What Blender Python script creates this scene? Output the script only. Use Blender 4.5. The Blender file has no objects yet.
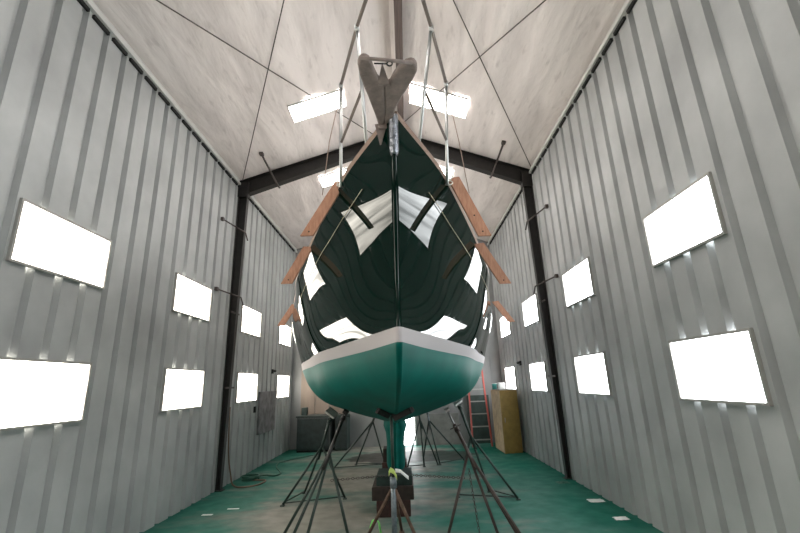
import bpy, bmesh, math, random
from mathutils import Vector, Matrix
random.seed(7)
sc = bpy.context.scene
COL = sc.collection
PI = math.pi

# ------------------------------------------------------------------ materials
def new_mat(name):
    m = bpy.data.materials.new(name); m.use_nodes = True
    nt = m.node_tree; b = nt.nodes['Principled BSDF']
    return m, nt, b
def simple(name, col, rough=.5, metal=0, noise=.0, scale=8, bump=0, coat=0, spec=.5):
    m, nt, b = new_mat(name)
    b.inputs['Base Color'].default_value = (*col, 1)
    b.inputs['Roughness'].default_value = rough
    b.inputs['Metallic'].default_value = metal
    b.inputs['Specular IOR Level'].default_value = spec
    if coat: b.inputs['Coat Weight'].default_value = coat; b.inputs['Coat Roughness'].default_value = .02
    if noise or bump:
        tc = nt.nodes.new('ShaderNodeTexCoord'); n = nt.nodes.new('ShaderNodeTexNoise')
        n.inputs['Scale'].default_value = scale; n.inputs['Detail'].default_value = 6
        nt.links.new(tc.outputs['Object'], n.inputs['Vector'])
        if noise:
            r = nt.nodes.new('ShaderNodeValToRGB')
            r.color_ramp.elements[0].position = .3; r.color_ramp.elements[1].position = .7
            r.color_ramp.elements[0].color = (*[c*(1-noise) for c in col], 1)
            r.color_ramp.elements[1].color = (*[min(1, c*(1+noise)) for c in col], 1)
            nt.links.new(n.outputs['Fac'], r.inputs['Fac']); nt.links.new(r.outputs['Color'], b.inputs['Base Color'])
        if bump:
            bp = nt.nodes.new('ShaderNodeBump'); bp.inputs['Strength'].default_value = bump; bp.inputs['Distance'].default_value = .02
            nt.links.new(n.outputs['Fac'], bp.inputs['Height']); nt.links.new(bp.outputs['Normal'], b.inputs['Normal'])
    return m
def emis(name, col, strength):
    m, nt, b = new_mat(name)
    b.inputs['Base Color'].default_value = (.8, .8, .8, 1)
    b.inputs['Emission Color'].default_value = (*col, 1)
    b.inputs['Emission Strength'].default_value = strength
    b.inputs['Roughness'].default_value = .4
    return m
def wood(name, c1, c2, scale=(3, 3, 40), rough=.55):
    m, nt, b = new_mat(name)
    tc = nt.nodes.new('ShaderNodeTexCoord'); mp = nt.nodes.new('ShaderNodeMapping'); n = nt.nodes.new('ShaderNodeTexNoise')
    mp.inputs['Scale'].default_value = scale; n.inputs['Scale'].default_value = 2; n.inputs['Detail'].default_value = 8
    r = nt.nodes.new('ShaderNodeValToRGB')
    r.color_ramp.elements[0].position = .3; r.color_ramp.elements[1].position = .72
    r.color_ramp.elements[0].color = (*c1, 1); r.color_ramp.elements[1].color = (*c2, 1)
    L = nt.links.new
    L(tc.outputs['Object'], mp.inputs['Vector']); L(mp.outputs['Vector'], n.inputs['Vector'])
    L(n.outputs['Fac'], r.inputs['Fac']); L(r.outputs['Color'], b.inputs['Base Color'])
    b.inputs['Roughness'].default_value = rough
    return m

M = {}
M['wall'] = simple('painted_steel_wall', (.385, .395, .395), .42, noise=.18, scale=1.4, spec=.35)
M['back'] = simple('grey_back_wall', (.24, .245, .245), .6, noise=.12, scale=2)
M['beige'] = wood('beige_panel', (.20, .155, .125), (.27, .215, .18), (3, 1, .6), .7)
M['steel_dark'] = simple('dark_painted_steel', (.012, .010, .009), .5, noise=.3, scale=12)
M['trim'] = simple('white_trim', (.62, .62, .60), .5)
M['black'] = simple('black_gap', (.01, .01, .01), .8)
M['rod'] = simple('rod_steel', (.07, .055, .05), .5, .3)
M['ridge'] = wood('ridge_timber', (.06, .043, .038), (.14, .10, .09), (20, 1, 20), .7)
def film(name, col, lo, hi, scale):
    """daylight coming through rippled translucent plastic"""
    m, nt, b = new_mat(name); L = nt.links.new; N = nt.nodes.new
    tc = N('ShaderNodeTexCoord'); mp = N('ShaderNodeMapping'); mp.inputs['Scale'].default_value = scale
    n = N('ShaderNodeTexNoise'); n.inputs['Scale'].default_value = 1; n.inputs['Detail'].default_value = 2; n.inputs['Distortion'].default_value = .6
    r = N('ShaderNodeMapRange'); r.inputs['From Min'].default_value = .36; r.inputs['From Max'].default_value = .64
    r.inputs['To Min'].default_value = lo; r.inputs['To Max'].default_value = hi
    L(tc.outputs['Object'], mp.inputs[0]); L(mp.outputs[0], n.inputs['Vector']); L(n.outputs['Fac'], r.inputs['Value'])
    b.inputs['Base Color'].default_value = (.8, .8, .8, 1); b.inputs['Roughness'].default_value = .5
    b.inputs['Emission Color'].default_value = (*col, 1); L(r.outputs['Result'], b.inputs['Emission Strength'])
    return m
M['win_left'] = film('window_film_warm', (1, .94, .83), 4, 14.5, (1, .8, 9))
M['win_right'] = film('window_film_cool', (.95, .985, 1), 5, 14.5, (1, .8, 8))
M['sky'] = film('skylight_film', (1, .965, .92), 9, 17, (1.2, 6, 1))
M['winframe'] = simple('window_frame_vinyl', (.34, .33, .31), .5)
M['chrome'] = simple('stainless_steel', (.55, .55, .55), .33, 1)
M['dull_rail'] = simple('dull_stainless', (.17, .14, .125), .4, .7)
M['stem'] = simple('stem_stainless', (.26, .27, .30), .28, 1, noise=.35, scale=60, bump=.4)
M['fork'] = simple('weathered_bronze_fork', (.20, .155, .138), .6, noise=.25, scale=25, bump=.3)
M['teak'] = wood('varnished_teak', (.33, .15, .088), (.50, .26, .165), (30, 30, 6), .45)
M['toerail'] = simple('toe_rail_wood', (.28, .19, .15), .4)
M['deck'] = simple('cream_deck', (.6, .57, .5), .6)
M['cabin'] = simple('white_gelcoat', (.7, .7, .68), .3)
M['glassdark'] = simple('dark_port_glass', (.02, .02, .025), .05)
M['rope'] = simple('cream_streak', (.55, .47, .34), .8)
M['rope_pale'] = simple('white_rope', (.7, .66, .6), .8)
M['rope_pink'] = simple('tan_rope', (.42, .30, .25), .8)
M['wire'] = simple('grey_wire', (.25, .24, .23), .4, .6)
M['stand_green'] = simple('dark_green_stand_paint', (.012, .028, .022), .5, noise=.35, scale=20)
M['stand_brown'] = simple('dark_brown_stand_paint', (.035, .022, .018), .5, noise=.4, scale=20)
M['stand_rust'] = simple('rusty_stand_leg', (.10, .058, .038), .75, noise=.45, scale=18)
M['stand_grey'] = simple('galvanised_stand_pipe', (.16, .19, .21), .45, .5, noise=.3, scale=25)
M['screw'] = simple('grey_screw_rod', (.3, .3, .3), .4, .8)
M['pad'] = simple('plywood_pad_grey', (.36, .35, .33), .7, noise=.2, scale=20)
M['pad_dark'] = simple('dark_rubber_pad', (.013, .008, .008), .7, noise=.3, scale=25)
M['chain'] = simple('rusty_chain', (.06, .045, .04), .6, .4)
M['block'] = simple('oil_dark_timber', (.022, .014, .010), .85, noise=.45, scale=14, bump=.4)
M['block_red'] = simple('red_brown_timber', (.035, .014, .010), .85, noise=.45, scale=14, bump=.4)
M['block_green'] = simple('green_stained_timber', (.008, .022, .018), .8, noise=.4, scale=14, bump=.4)
M['tape_yellow'] = simple('yellow_green_ribbon', (.5, .62, .16), .6)
M['tape_white'] = simple('white_ribbon', (.72, .74, .72), .6)
M['tape_green'] = simple('bright_green_ribbon', (.25, .75, .2), .6)
M['red'] = simple('red_ladder_rail', (.42, .075, .055), .45)
M['rung'] = simple('grey_ladder_rung', (.36, .36, .34), .5, .4)
M['yellow'] = simple('mustard_painted_board', (.27, .175, .045), .6, noise=.2, scale=7)
M['yellow_light'] = simple('worn_tan_plywood', (.46, .33, .20), .7, noise=.22, scale=9)
M['cab'] = simple('dark_green_grey_cabinet', (.030, .042, .042), .45, noise=.3, scale=10)
M['cab_trim'] = simple('cabinet_edge_grey', (.09, .10, .10), .45)
M['panel'] = simple('mottled_grey_sheet', (.17, .16, .165), .6, noise=.42, scale=7)
M['teal_item'] = simple('teal_can', (.05, .30, .28), .5)
M['hose'] = simple('rust_brown_hose', (.16, .10, .07), .6)
M['hose_green'] = simple('dark_green_hose', (.02, .09, .06), .5)
M['board_dark'] = simple('dark_green_board', (.03, .05, .045), .6, noise=.3, scale=8)
M['ply_grey'] = simple('grey_plywood', (.20, .20, .19), .7, noise=.2, scale=6)

def floor_mat():
    m, nt, b = new_mat('worn_green_painted_concrete'); L = nt.links.new; N = nt.nodes.new
    tc = N('ShaderNodeTexCoord'); sep = N('ShaderNodeSeparateXYZ'); L(tc.outputs['Object'], sep.inputs[0])
    n1 = N('ShaderNodeTexNoise'); n1.inputs['Scale'].default_value = .75; n1.inputs['Detail'].default_value = 7; n1.inputs['Roughness'].default_value = .62
    mp = N('ShaderNodeMapping'); mp.inputs['Scale'].default_value = (.75, 1.5, 1); mp.inputs['Location'].default_value = (3.3, 1.2, 0)
    L(tc.outputs['Object'], mp.inputs[0]); L(mp.outputs[0], n1.inputs['Vector'])
    # distance from middle of the bay -> paint survives along the walls
    def math_(op, a, b_=None, c=None):
        x = N('ShaderNodeMath'); x.operation = op
        for i, v in enumerate((a, b_, c)):
            if v is None: continue
            if isinstance(v, (int, float)): x.inputs[i].default_value = v
            else: L(v, x.inputs[i])
        return x.outputs[0]
    dx = math_('ABSOLUTE', math_('ADD', sep.outputs['X'], .75))
    edge = math_('MULTIPLY', dx, .105)
    fac = math_('ADD', n1.outputs['Fac'], edge)
    r = N('ShaderNodeValToRGB'); e = r.color_ramp.elements
    e[0].position = .50; e[0].color = (.235, .225, .195, 1)
    e[1].position = .86; e[1].color = (.008, .125, .088, 1)
    e1 = r.color_ramp.elements.new(.60); e1.color = (.13, .175, .15, 1)
    e2 = r.color_ramp.elements.new(.70); e2.color = (.034, .150, .115, 1)
    L(fac, r.inputs['Fac'])
    n2 = N('ShaderNodeTexNoise'); n2.inputs['Scale'].default_value = 5; n2.inputs['Detail'].default_value = 8
    L(tc.outputs['Object'], n2.inputs['Vector'])
    mx = N('ShaderNodeMix'); mx.data_type = 'RGBA'; mx.blend_type = 'MULTIPLY'; mx.inputs['Factor'].default_value = .6
    r2 = N('ShaderNodeValToRGB'); r2.color_ramp.elements[0].position = .3; r2.color_ramp.elements[0].color = (.62, .62, .62, 1)
    r2.color_ramp.elements[1].position = .65; r2.color_ramp.elements[1].color = (1, 1, 1, 1)
    L(n2.outputs['Fac'], r2.inputs['Fac']); L(r.outputs['Color'], mx.inputs['A']); L(r2.outputs['Color'], mx.inputs['B'])
    # dark oil stain in front of the back wall
    sx = math_('DIVIDE', math_('SUBTRACT', sep.outputs['X'], .05), 1.45)
    sy = math_('DIVIDE', math_('SUBTRACT', sep.outputs['Y'], 10.2), .75)
    d = math_('SQRT', math_('ADD', math_('POWER', math_('ABSOLUTE', sx), 2.6), math_('POWER', math_('ABSOLUTE', sy), 2)))
    n3 = N('ShaderNodeTexNoise'); n3.inputs['Scale'].default_value = 2.5; L(tc.outputs['Object'], n3.inputs['Vector'])
    dd = math_('ADD', d, math_('MULTIPLY', math_('SUBTRACT', n3.outputs['Fac'], .5), .5))
    st = math_('SUBTRACT', 1, math_('MINIMUM', math_('MAXIMUM', math_('DIVIDE', math_('SUBTRACT', dd, .95), .06), 0), 1))
    mx2 = N('ShaderNodeMix'); mx2.data_type = 'RGBA'; mx2.inputs['B'].default_value = (.035, .032, .028, 1)
    L(math_('MULTIPLY', st, .85), mx2.inputs['Factor']); L(mx.outputs['Result'], mx2.inputs['A'])
    L(mx2.outputs['Result'], b.inputs['Base Color'])
    b.inputs['Specular IOR Level'].default_value = .10
    rr = math_('SUBTRACT', .66, math_('MULTIPLY', n2.outputs['Fac'], .25)); L(rr, b.inputs['Roughness'])
    bp = N('ShaderNodeBump'); bp.inputs['Strength'].default_value = .15; bp.inputs['Distance'].default_value = .01
    L(n2.outputs['Fac'], bp.inputs['Height']); L(bp.outputs[0], b.inputs['Normal'])
    return m
M['floor'] = floor_mat()

def ceil_mat():
    m, nt, b = new_mat('white_faced_insulation'); L = nt.links.new; N = nt.nodes.new
    tc = N('ShaderNodeTexCoord')
    mp = N('ShaderNodeMapping'); mp.inputs['Scale'].default_value = (2.4, .5, 1)
    n = N('ShaderNodeTexNoise'); n.inputs['Scale'].default_value = 1.3; n.inputs['Detail'].default_value = 5; n.inputs['Distortion'].default_value = .4
    L(tc.outputs['Object'], mp.inputs[0]); L(mp.outputs[0], n.inputs['Vector'])
    n2 = N('ShaderNodeTexNoise'); n2.inputs['Scale'].default_value = 5; n2.inputs['Detail'].default_value = 4
    mp2 = N('ShaderNodeMapping'); mp2.inputs['Scale'].default_value = (2.6, .7, 1)
    L(tc.outputs['Object'], mp2.inputs[0]); L(mp2.outputs[0], n2.inputs['Vector'])
    r = N('ShaderNodeValToRGB'); e = r.color_ramp.elements
    e[0].position = .28; e[0].color = (.58, .525, .51, 1); e[1].position = .62; e[1].color = (.80, .735, .715, 1)
    L(n.outputs['Fac'], r.inputs['Fac'])
    r2 = N('ShaderNodeValToRGB'); r2.color_ramp.elements[0].position = .26; r2.color_ramp.elements[0].color = (.74, .72, .72, 1)
    r2.color_ramp.elements[1].position = .40; r2.color_ramp.elements[1].color = (1, 1, 1, 1); L(n2.outputs['Fac'], r2.inputs['Fac'])
    mx = N('ShaderNodeMix'); mx.data_type = 'RGBA'; mx.blend_type = 'MULTIPLY'; mx.inputs['Factor'].default_value = .7
    L(r.outputs['Color'], mx.inputs['A']); L(r2.outputs['Color'], mx.inputs['B']); L(mx.outputs['Result'], b.inputs['Base Color'])
    b.inputs['Roughness'].default_value = .5
    ad = N('ShaderNodeMath'); ad.operation = 'MULTIPLY_ADD'; L(n2.outputs['Fac'], ad.inputs[0]); ad.inputs[1].default_value = .18; L(n.outputs['Fac'], ad.inputs[2])
    bp = N('ShaderNodeBump'); bp.inputs['Strength'].default_value = .7; bp.inputs['Distance'].default_value = .09
    L(ad.outputs[0], bp.inputs['Height']); L(bp.outputs[0], b.inputs['Normal'])
    return m
M['ceiling'] = ceil_mat()

ZS0, ZS1 = 1.838, 1.932           # boot stripe
def hull_mat():
    m, nt, b = new_mat('sailboat_hull_paint'); L = nt.links.new; N = nt.nodes.new
    tc = N('ShaderNodeTexCoord'); sep = N('ShaderNodeSeparateXYZ'); L(tc.outputs['Object'], sep.inputs[0])
    def gt(v):
        x = N('ShaderNodeMath'); x.operation = 'GREATER_THAN'; L(sep.outputs['Z'], x.inputs[0]); x.inputs[1].default_value = v; return x.outputs[0]
    top, low = gt(ZS1), gt(ZS0)
    n = N('ShaderNodeTexNoise'); n.inputs['Scale'].default_value = 3; n.inputs['Detail'].default_value = 6; L(tc.outputs['Object'], n.inputs['Vector'])
    r = N('ShaderNodeValToRGB'); r.color_ramp.elements[0].color = (.002, .082, .068, 1); r.color_ramp.elements[1].color = (.003, .108, .090, 1)
    r.color_ramp.elements[0].position = .3; r.color_ramp.elements[1].position = .7
    L(n.outputs['Fac'], r.inputs['Fac'])
    a = N('ShaderNodeMix'); a.data_type = 'RGBA'; L(low, a.inputs['Factor']); L(r.outputs['Color'], a.inputs['A']); a.inputs['B'].default_value = (.36, .335, .34, 1)
    c = N('ShaderNodeMix'); c.data_type = 'RGBA'; L(top, c.inputs['Factor']); L(a.outputs['Result'], c.inputs['A']); c.inputs['B'].default_value = (.0006, .009, .006, 1)
    L(c.outputs['Result'], b.inputs['Base Color'])
    ro = N('ShaderNodeMix'); ro.data_type = 'FLOAT'; L(top, ro.inputs['Factor']); ro.inputs['A'].default_value = .55; ro.inputs['B'].default_value = .012
    L(ro.outputs['Result'], b.inputs['Roughness'])
    b.inputs['IOR'].default_value = 1.34
    sm = N('ShaderNodeMix'); sm.data_type = 'FLOAT'; L(top, sm.inputs['Factor']); sm.inputs['A'].default_value = .12; sm.inputs['B'].default_value = .27; L(sm.outputs['Result'], b.inputs['Specular IOR Level'])
    # faint fairing waviness on the glossy topside
    n3 = N('ShaderNodeTexNoise'); n3.inputs['Scale'].default_value = 1.6; n3.inputs['Detail'].default_value = 1
    mp = N('ShaderNodeMapping'); mp.inputs['Scale'].default_value = (1, .7, 3.2); L(tc.outputs['Object'], mp.inputs[0]); L(mp.outputs[0], n3.inputs['Vector'])
    bp = N('ShaderNodeBump'); bp.inputs['Strength'].default_value = .012; bp.inputs['Distance'].default_value = .05
    L(n3.outputs['Fac'], bp.inputs['Height']); L(bp.outputs[0], b.inputs['Normal'])
    return m
M['hull'] = hull_mat()
M['keel'] = simple('teal_antifouling', (.0024, .092, .076), .7, spec=.1, noise=.22, scale=4)

# ------------------------------------------------------------------ mesh helpers
class MB:
    def __init__(s): s.v = []; s.f = []; s.sm = []
    def add(s, vs, fs, smooth=False):
        o = len(s.v); s.v += [tuple(v) for v in vs]
        for f in fs: s.f.append(tuple(i+o for i in f)); s.sm.append(smooth)
        return s
    def box(s, lo, hi, M4=None):
        x0, y0, z0 = lo; x1, y1, z1 = hi
        vs = [(x0,y0,z0),(x1,y0,z0),(x1,y1,z0),(x0,y1,z0),(x0,y0,z1),(x1,y0,z1),(x1,y1,z1),(x0,y1,z1)]
        if M4: vs = [M4 @ Vector(v) for v in vs]
        return s.add(vs, [(0,3,2,1),(4,5,6,7),(0,1,5,4),(1,2,6,5),(2,3,7,6),(3,0,4,7)])
    def beam(s, a, b, w, h, up=(0,0,1)):
        """rectangular bar from a to b"""
        a, b = Vector(a), Vector(b); d = (b-a).normalized(); up = Vector(up)
        sx = d.cross(up)
        if sx.length < 1e-4: sx = d.cross(Vector((1,0,0)))
        sx.normalize(); u = sx.cross(d).normalized()
        vs = []
        for p in (a, b):
            for i, j in ((-1,-1),(1,-1),(1,1),(-1,1)): vs.append(p + sx*(w/2*i) + u*(h/2*j))
        return s.add(vs, [(3,2,1,0),(4,5,6,7),(0,1,5,4),(1,2,6,5),(2,3,7,6),(3,0,4,7)])
    def tube(s, pts, r, n=10, cap=True, closed=False):
        pts = [Vector(p) for p in pts]; rs = r if isinstance(r, (list, tuple)) else [r]*len(pts)
        rings = []; prev = None; L = len(pts)
        for i, p in enumerate(pts):
            if closed: d = pts[(i+1) % L] - pts[i-1]
            else: d = (pts[min(i+1, L-1)] - pts[max(i-1, 0)])
            d.normalize()
            if prev is None:
                a = d.cross(Vector((0,0,1)))
                if a.length < .05: a = d.cross(Vector((1,0,0)))
            else: a = prev - d*prev.dot(d)
            a.normalize(); prev = a; b = d.cross(a)
            rings.append([p + (a*math.cos(2*PI*k/n) + b*math.sin(2*PI*k/n))*rs[i] for k in range(n)])
        vs = [v for ring in rings for v in ring]; fs = []
        for i in range(L if closed else L-1):
            j = (i+1) % L
            for k in range(n): fs.append((i*n+k, i*n+(k+1)%n, j*n+(k+1)%n, j*n+k))
        s.add(vs, fs, True)
        if cap and not closed:
            o = len(s.v) - len(vs)
            s.f.append(tuple(o+k for k in range(n))[::-1]); s.sm.append(False)
            s.f.append(tuple(o+(L-1)*n+k for k in range(n))); s.sm.append(False)
        return s
    def prism(s, poly, axis, a, b):
        """poly: 2-D outline in the two other axes, extruded along axis from a to b"""
        def P(u, v, w):
            return (w,u,v) if axis == 0 else (u,w,v) if axis == 1 else (u,v,w)
        n = len(poly); vs = [P(*q, a) for q in poly] + [P(*q, b) for q in poly]
        fs = [tuple(range(n))[::-1], tuple(range(n, 2*n))] + [(i, (i+1)%n, n+(i+1)%n, n+i) for i in range(n)]
        return s.add(vs, fs)
    def grid(s, rows, smooth=True):
        o = []; n = len(rows[0])
        vs = [p for r in rows for p in r]
        fs = [(i*n+j, i*n+j+1, (i+1)*n+j+1, (i+1)*n+j) for i in range(len(rows)-1) for j in range(n-1)]
        return s.add(vs, fs, smooth)
    def build(s, name, mat, parent=None, bevel=0, origin=None, fix=True):
        me = bpy.data.meshes.new(name); 
        me.from_pydata([Vector(v) for v in s.v], [], s.f)
        for p, k in zip(me.polygons, s.sm): p.use_smooth = k
        if fix:
            bm = bmesh.new(); bm.from_mesh(me); bmesh.ops.recalc_face_normals(bm, faces=bm.faces); bm.to_mesh(me); bm.free()
        me.materials.append(mat if not isinstance(mat, str) else M[mat])
        ob = bpy.data.objects.new(name, me); COL.objects.link(ob)
        if origin is not None:
            me.transform(Matrix.Translation(-Vector(origin))); ob.location = origin
        if parent:
            ob.parent = parent
            if parent.type == 'EMPTY' or True:
                w = world_loc(parent); 
                if origin is None: me.transform(Matrix.Translation(-w))
                else: ob.location = Vector(origin) - w
        if bevel:
            b = ob.modifiers.new('bevel', 'BEVEL'); b.width = bevel; b.segments = 2; b.limit_method = 'ANGLE'
        return ob
def world_loc(o):
    w = Vector(o.location)
    while o.parent: o = o.parent; w += Vector(o.location)
    return w
def tag(o, label=None, cat=None, group=None, kind=None):
    if label: o['label'] = label
    if cat: o['category'] = cat
    if group: o['group'] = group
    if kind: o['kind'] = kind
    return o
def thing(name, loc, label, cat, group=None):
    o = bpy.data.objects.new(name, None); COL.objects.link(o); o.location = loc; o.empty_display_size = .1
    return tag(o, label, cat, group)
def lerp(a, b, t): return a + (b-a)*t
def interp(x, tab):
    if x <= tab[0][0]: return tab[0][1]
    for (x0, y0), (x1, y1) in zip(tab, tab[1:]):
        if x <= x1: return lerp(y0, y1, (x-x0)/(x1-x0))
    return tab[-1][1]
def spline(x, tab):
    """smooth (Catmull-Rom) interpolation of a table"""
    n = len(tab)
    if x <= tab[0][0]: return tab[0][1]
    if x >= tab[-1][0]: return tab[-1][1]
    for i in range(n-1):
        if x <= tab[i+1][0]: break
    def m(k):
        if k == 0: return (tab[1][1]-tab[0][1])/(tab[1][0]-tab[0][0])
        if k == n-1: return (tab[-1][1]-tab[-2][1])/(tab[-1][0]-tab[-2][0])
        return (tab[k+1][1]-tab[k-1][1])/(tab[k+1][0]-tab[k-1][0])
    x0, y0 = tab[i]; x1, y1 = tab[i+1]; h = x1-x0; t = (x-x0)/h
    return ((2*t**3-3*t*t+1)*y0 + (t**3-2*t*t+t)*h*m(i) + (-2*t**3+3*t*t)*y1 + (t**3-t*t)*h*m(i+1))

# ------------------------------------------------------------------ the shed
XL, XR, YB, YF = -3.21, 2.63, 11.92, -6.0
ZE, XRI, ZRI = 5.62, -.05, 6.64          # eave height, ridge x, ridge height
def roof_z(x): return ZE + (ZRI-ZE)*((x-XL)/(XRI-XL) if x < XRI else (XR-x)/(XR-XRI))

fl = MB().box((XL-.15, YF-.15, -.2), (XR+.15, YB+.15, 0)).build('floor', 'floor'); tag(fl, kind='structure')

def ribbed_profile(y0, y1, pitch=.305):
    pts = []; y = y0
    while y < y1:
        for dy, d in ((0, 0), (.195, 0), (.212, .055), (.272, .055), (.290, 0)):
            if y+dy < y1: pts.append((y+dy, d))
        y += pitch
    pts.append((y1, 0)); return pts
def side_wall(name, x, sgn):
    prof = ribbed_profile(YF, YB)
    mb = MB()
    mb.grid([[(x + sgn*d, y, 0) for y, d in prof], [(x + sgn*d, y, ZE+.02) for y, d in prof]], smooth=False)
    mb.box((min(x+sgn*.06, x+sgn*.12), YF, 0), (max(x+sgn*.06, x+sgn*.12), YB, ZE+.02))
    return tag(mb.build(name, 'wall', fix=False), kind='structure')
side_wall('wall_left', XL, -1); side_wall('wall_right', XR, 1)
# end walls (gable shape)
def gable(name, y, d, mat, lo=None):
    mb = MB().prism([(XL-.1, 0), (XR+.1, 0), (XR+.1, ZE), (XRI, ZRI+.05), (XL-.1, ZE)], 1, y, y+d)
    if name == 'wall_back':
        x = XL+.3
        while x < XR:                                   # panel joint battens
            mb.box((x-.012, y-.012, 0), (x+.012, y, roof_z(x)-.02)); x += .405
    return tag(mb.build(name, mat), kind='structure')
gable('wall_back', YB, .12, 'back'); gable('wall_front', YF-.12, .12, 'wall')
# beige panelled strip on the back wall, left
pb = MB()
for i in range(3): pb.box((-2.93+i*.40, YB-.03, .02), (-2.93+i*.40+.385, YB-.013, 3.6))
tag(pb.build('trim_1', 'beige', bevel=.003), kind='structure')
# ceiling: insulation sheets sagging a little between purlins
def ceiling():
    mb = MB(); ys = [YF + (YB-YF)*i/150 for i in range(151)]
    for x0, x1 in ((XL-.05, XRI), (XRI, XR+.05)):
        rows = []
        for i in range(31):
            x = lerp(x0, x1, i/30)
            zz = roof_z(min(max(x, XL), XR))
            row = []
            for y in ys:
                s = abs(math.sin(PI*(y-YF)/2.43))          # cross seams at the purlins
                a = abs(math.sin(PI*(x-XRI)/.62+.25*math.sin(1.3*y)+.5))
                sag = -.020*s - .022*a + .010*math.sin(7.1*x+1.3*y)*math.sin(2.3*y-2.7*x)
                if i in (0, 30): sag = 0
                row.append((x, y, zz+.03+sag))
            rows.append(row)
        mb.grid(rows, True)
    mb.prism([(XL-.1, ZE+.12), (XRI, ZRI+.12), (XR+.1, ZE+.12), (XR+.1, ZE+.2), (XRI, ZRI+.2), (XL-.1, ZE+.2)], 1, YF, YB)
    return tag(mb.build('ceiling', 'ceiling', fix=False), kind='structure')
ceiling()
# eave trims with the dark closure slots above the wall ribs
for nm, x, s in (('trim_2', XL, 1), ('trim_3', XR, -1)):
    mb = MB()
    mb.prism([(x, ZE-.10), (x+s*.05, ZE-.10), (x+s*.05, ZE-.06), (x+s*.015, ZE-.05), (x+s*.015, ZE+.02), (x, ZE+.02)], 1, YF, YB)
    t = tag(mb.build(nm, 'trim'), kind='structure')
    mb = MB(); y = YF+.02
    while y < YB-.3:
        mb.box((min(x, x+s*.03), y, ZE-.155), (max(x, x+s*.03), y+.235, ZE-.115)); y += .305
    mb.build('closure_slot', 'black', t)
# windows
def window(i, x, s, y0, y1, z0, z1):
    root = bpy.data.objects.new(f'window_{i}', None); COL.objects.link(root); root.location = (x, (y0+y1)/2, z0); tag(root, kind='structure')
    f = MB(); t = .022; d0, d1 = x, x+s*.028
    a, b = min(d0, d1), max(d0, d1)
    f.box((a, y0-t, z0-t), (b, y1+t, z0)); f.box((a, y0-t, z1), (b, y1+t, z1+t))
    f.box((a, y0-t, z0), (b, y0, z1)); f.box((a, y1, z0), (b, y1+t, z1))
    f.build('window_frame', 'winframe', root)
    a, b = sorted((x+s*.004, x+s*.012))
    MB().box((a, y0, z0), (b, y1, z1)).build('window_pane', 'win_left' if s > 0 else 'win_right', root)
k = 1
for x, s, ys in ((XL, 1, (-4.15, -1.71, .74, 3.18, 5.62, 8.06, 10.54)), (XR, -1, (-4.15, -1.71, .76, 3.2, 5.62, 8.08, 10.36))):
    for y in ys:
        L_ = .98 if (s < 0) else 1.06
        for z0, z1 in ((2.69, 3.2), (1.37, 1.89)):
            window(k, x, s, y, y+L_, z0, z1); k += 1
# skylights: translucent roof panels
def skylight(i, x0, x1, y0, y1):
    root = bpy.data.objects.new(f'window_{i}', None); COL.objects.link(root); tag(root, kind='structure')
    root.location = ((x0+x1)/2, (y0+y1)/2, roof_z((x0+x1)/2))
    def q(dx0, dx1, dy0, dy1, top, bot, name, mat):
        mb = MB()
        vs = []
        for dz in (bot, top):
            for x, y in ((dx0, dy0), (dx1, dy0), (dx1, dy1), (dx0, dy1)): vs.append((x, y, roof_z(x)+dz))
        mb.add(vs, [(0,3,2,1),(4,5,6,7),(0,1,5,4),(1,2,6,5),(2,3,7,6),(3,0,4,7)])
        return mb
    q(x0, x1, y0, y1, .0, -.035, '', '').build('skylight_pane', 'sky', root)
    f = q(x0-.012, x0, y0-.012, y1+.012, .0, -.036, '', ''); g = q(x1, x1+.012, y0-.012, y1+.012, .0, -.036, '', '')
    h = q(x0, x1, y0-.012, y0, .0, -.036, '', ''); j = q(x0, x1, y1, y1+.012, .0, -.036, '', '')
    for o in (g, h, j): f.add(o.v, o.f)
    f.build('skylight_frame', 'trim', root)
for y0, y1 in ((-3.9, -3.45), (-1.45, -1.0), (1.0, 1.45), (3.44, 3.9), (5.87, 6.34), (8.33, 8.85), (10.7, 11.2)):
    skylight(k, -1.78, -.89, y0-.04, y1-.10); k += 1
    skylight(k, .24, 1.22, y0+.07, y1+.09); k += 1

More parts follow.
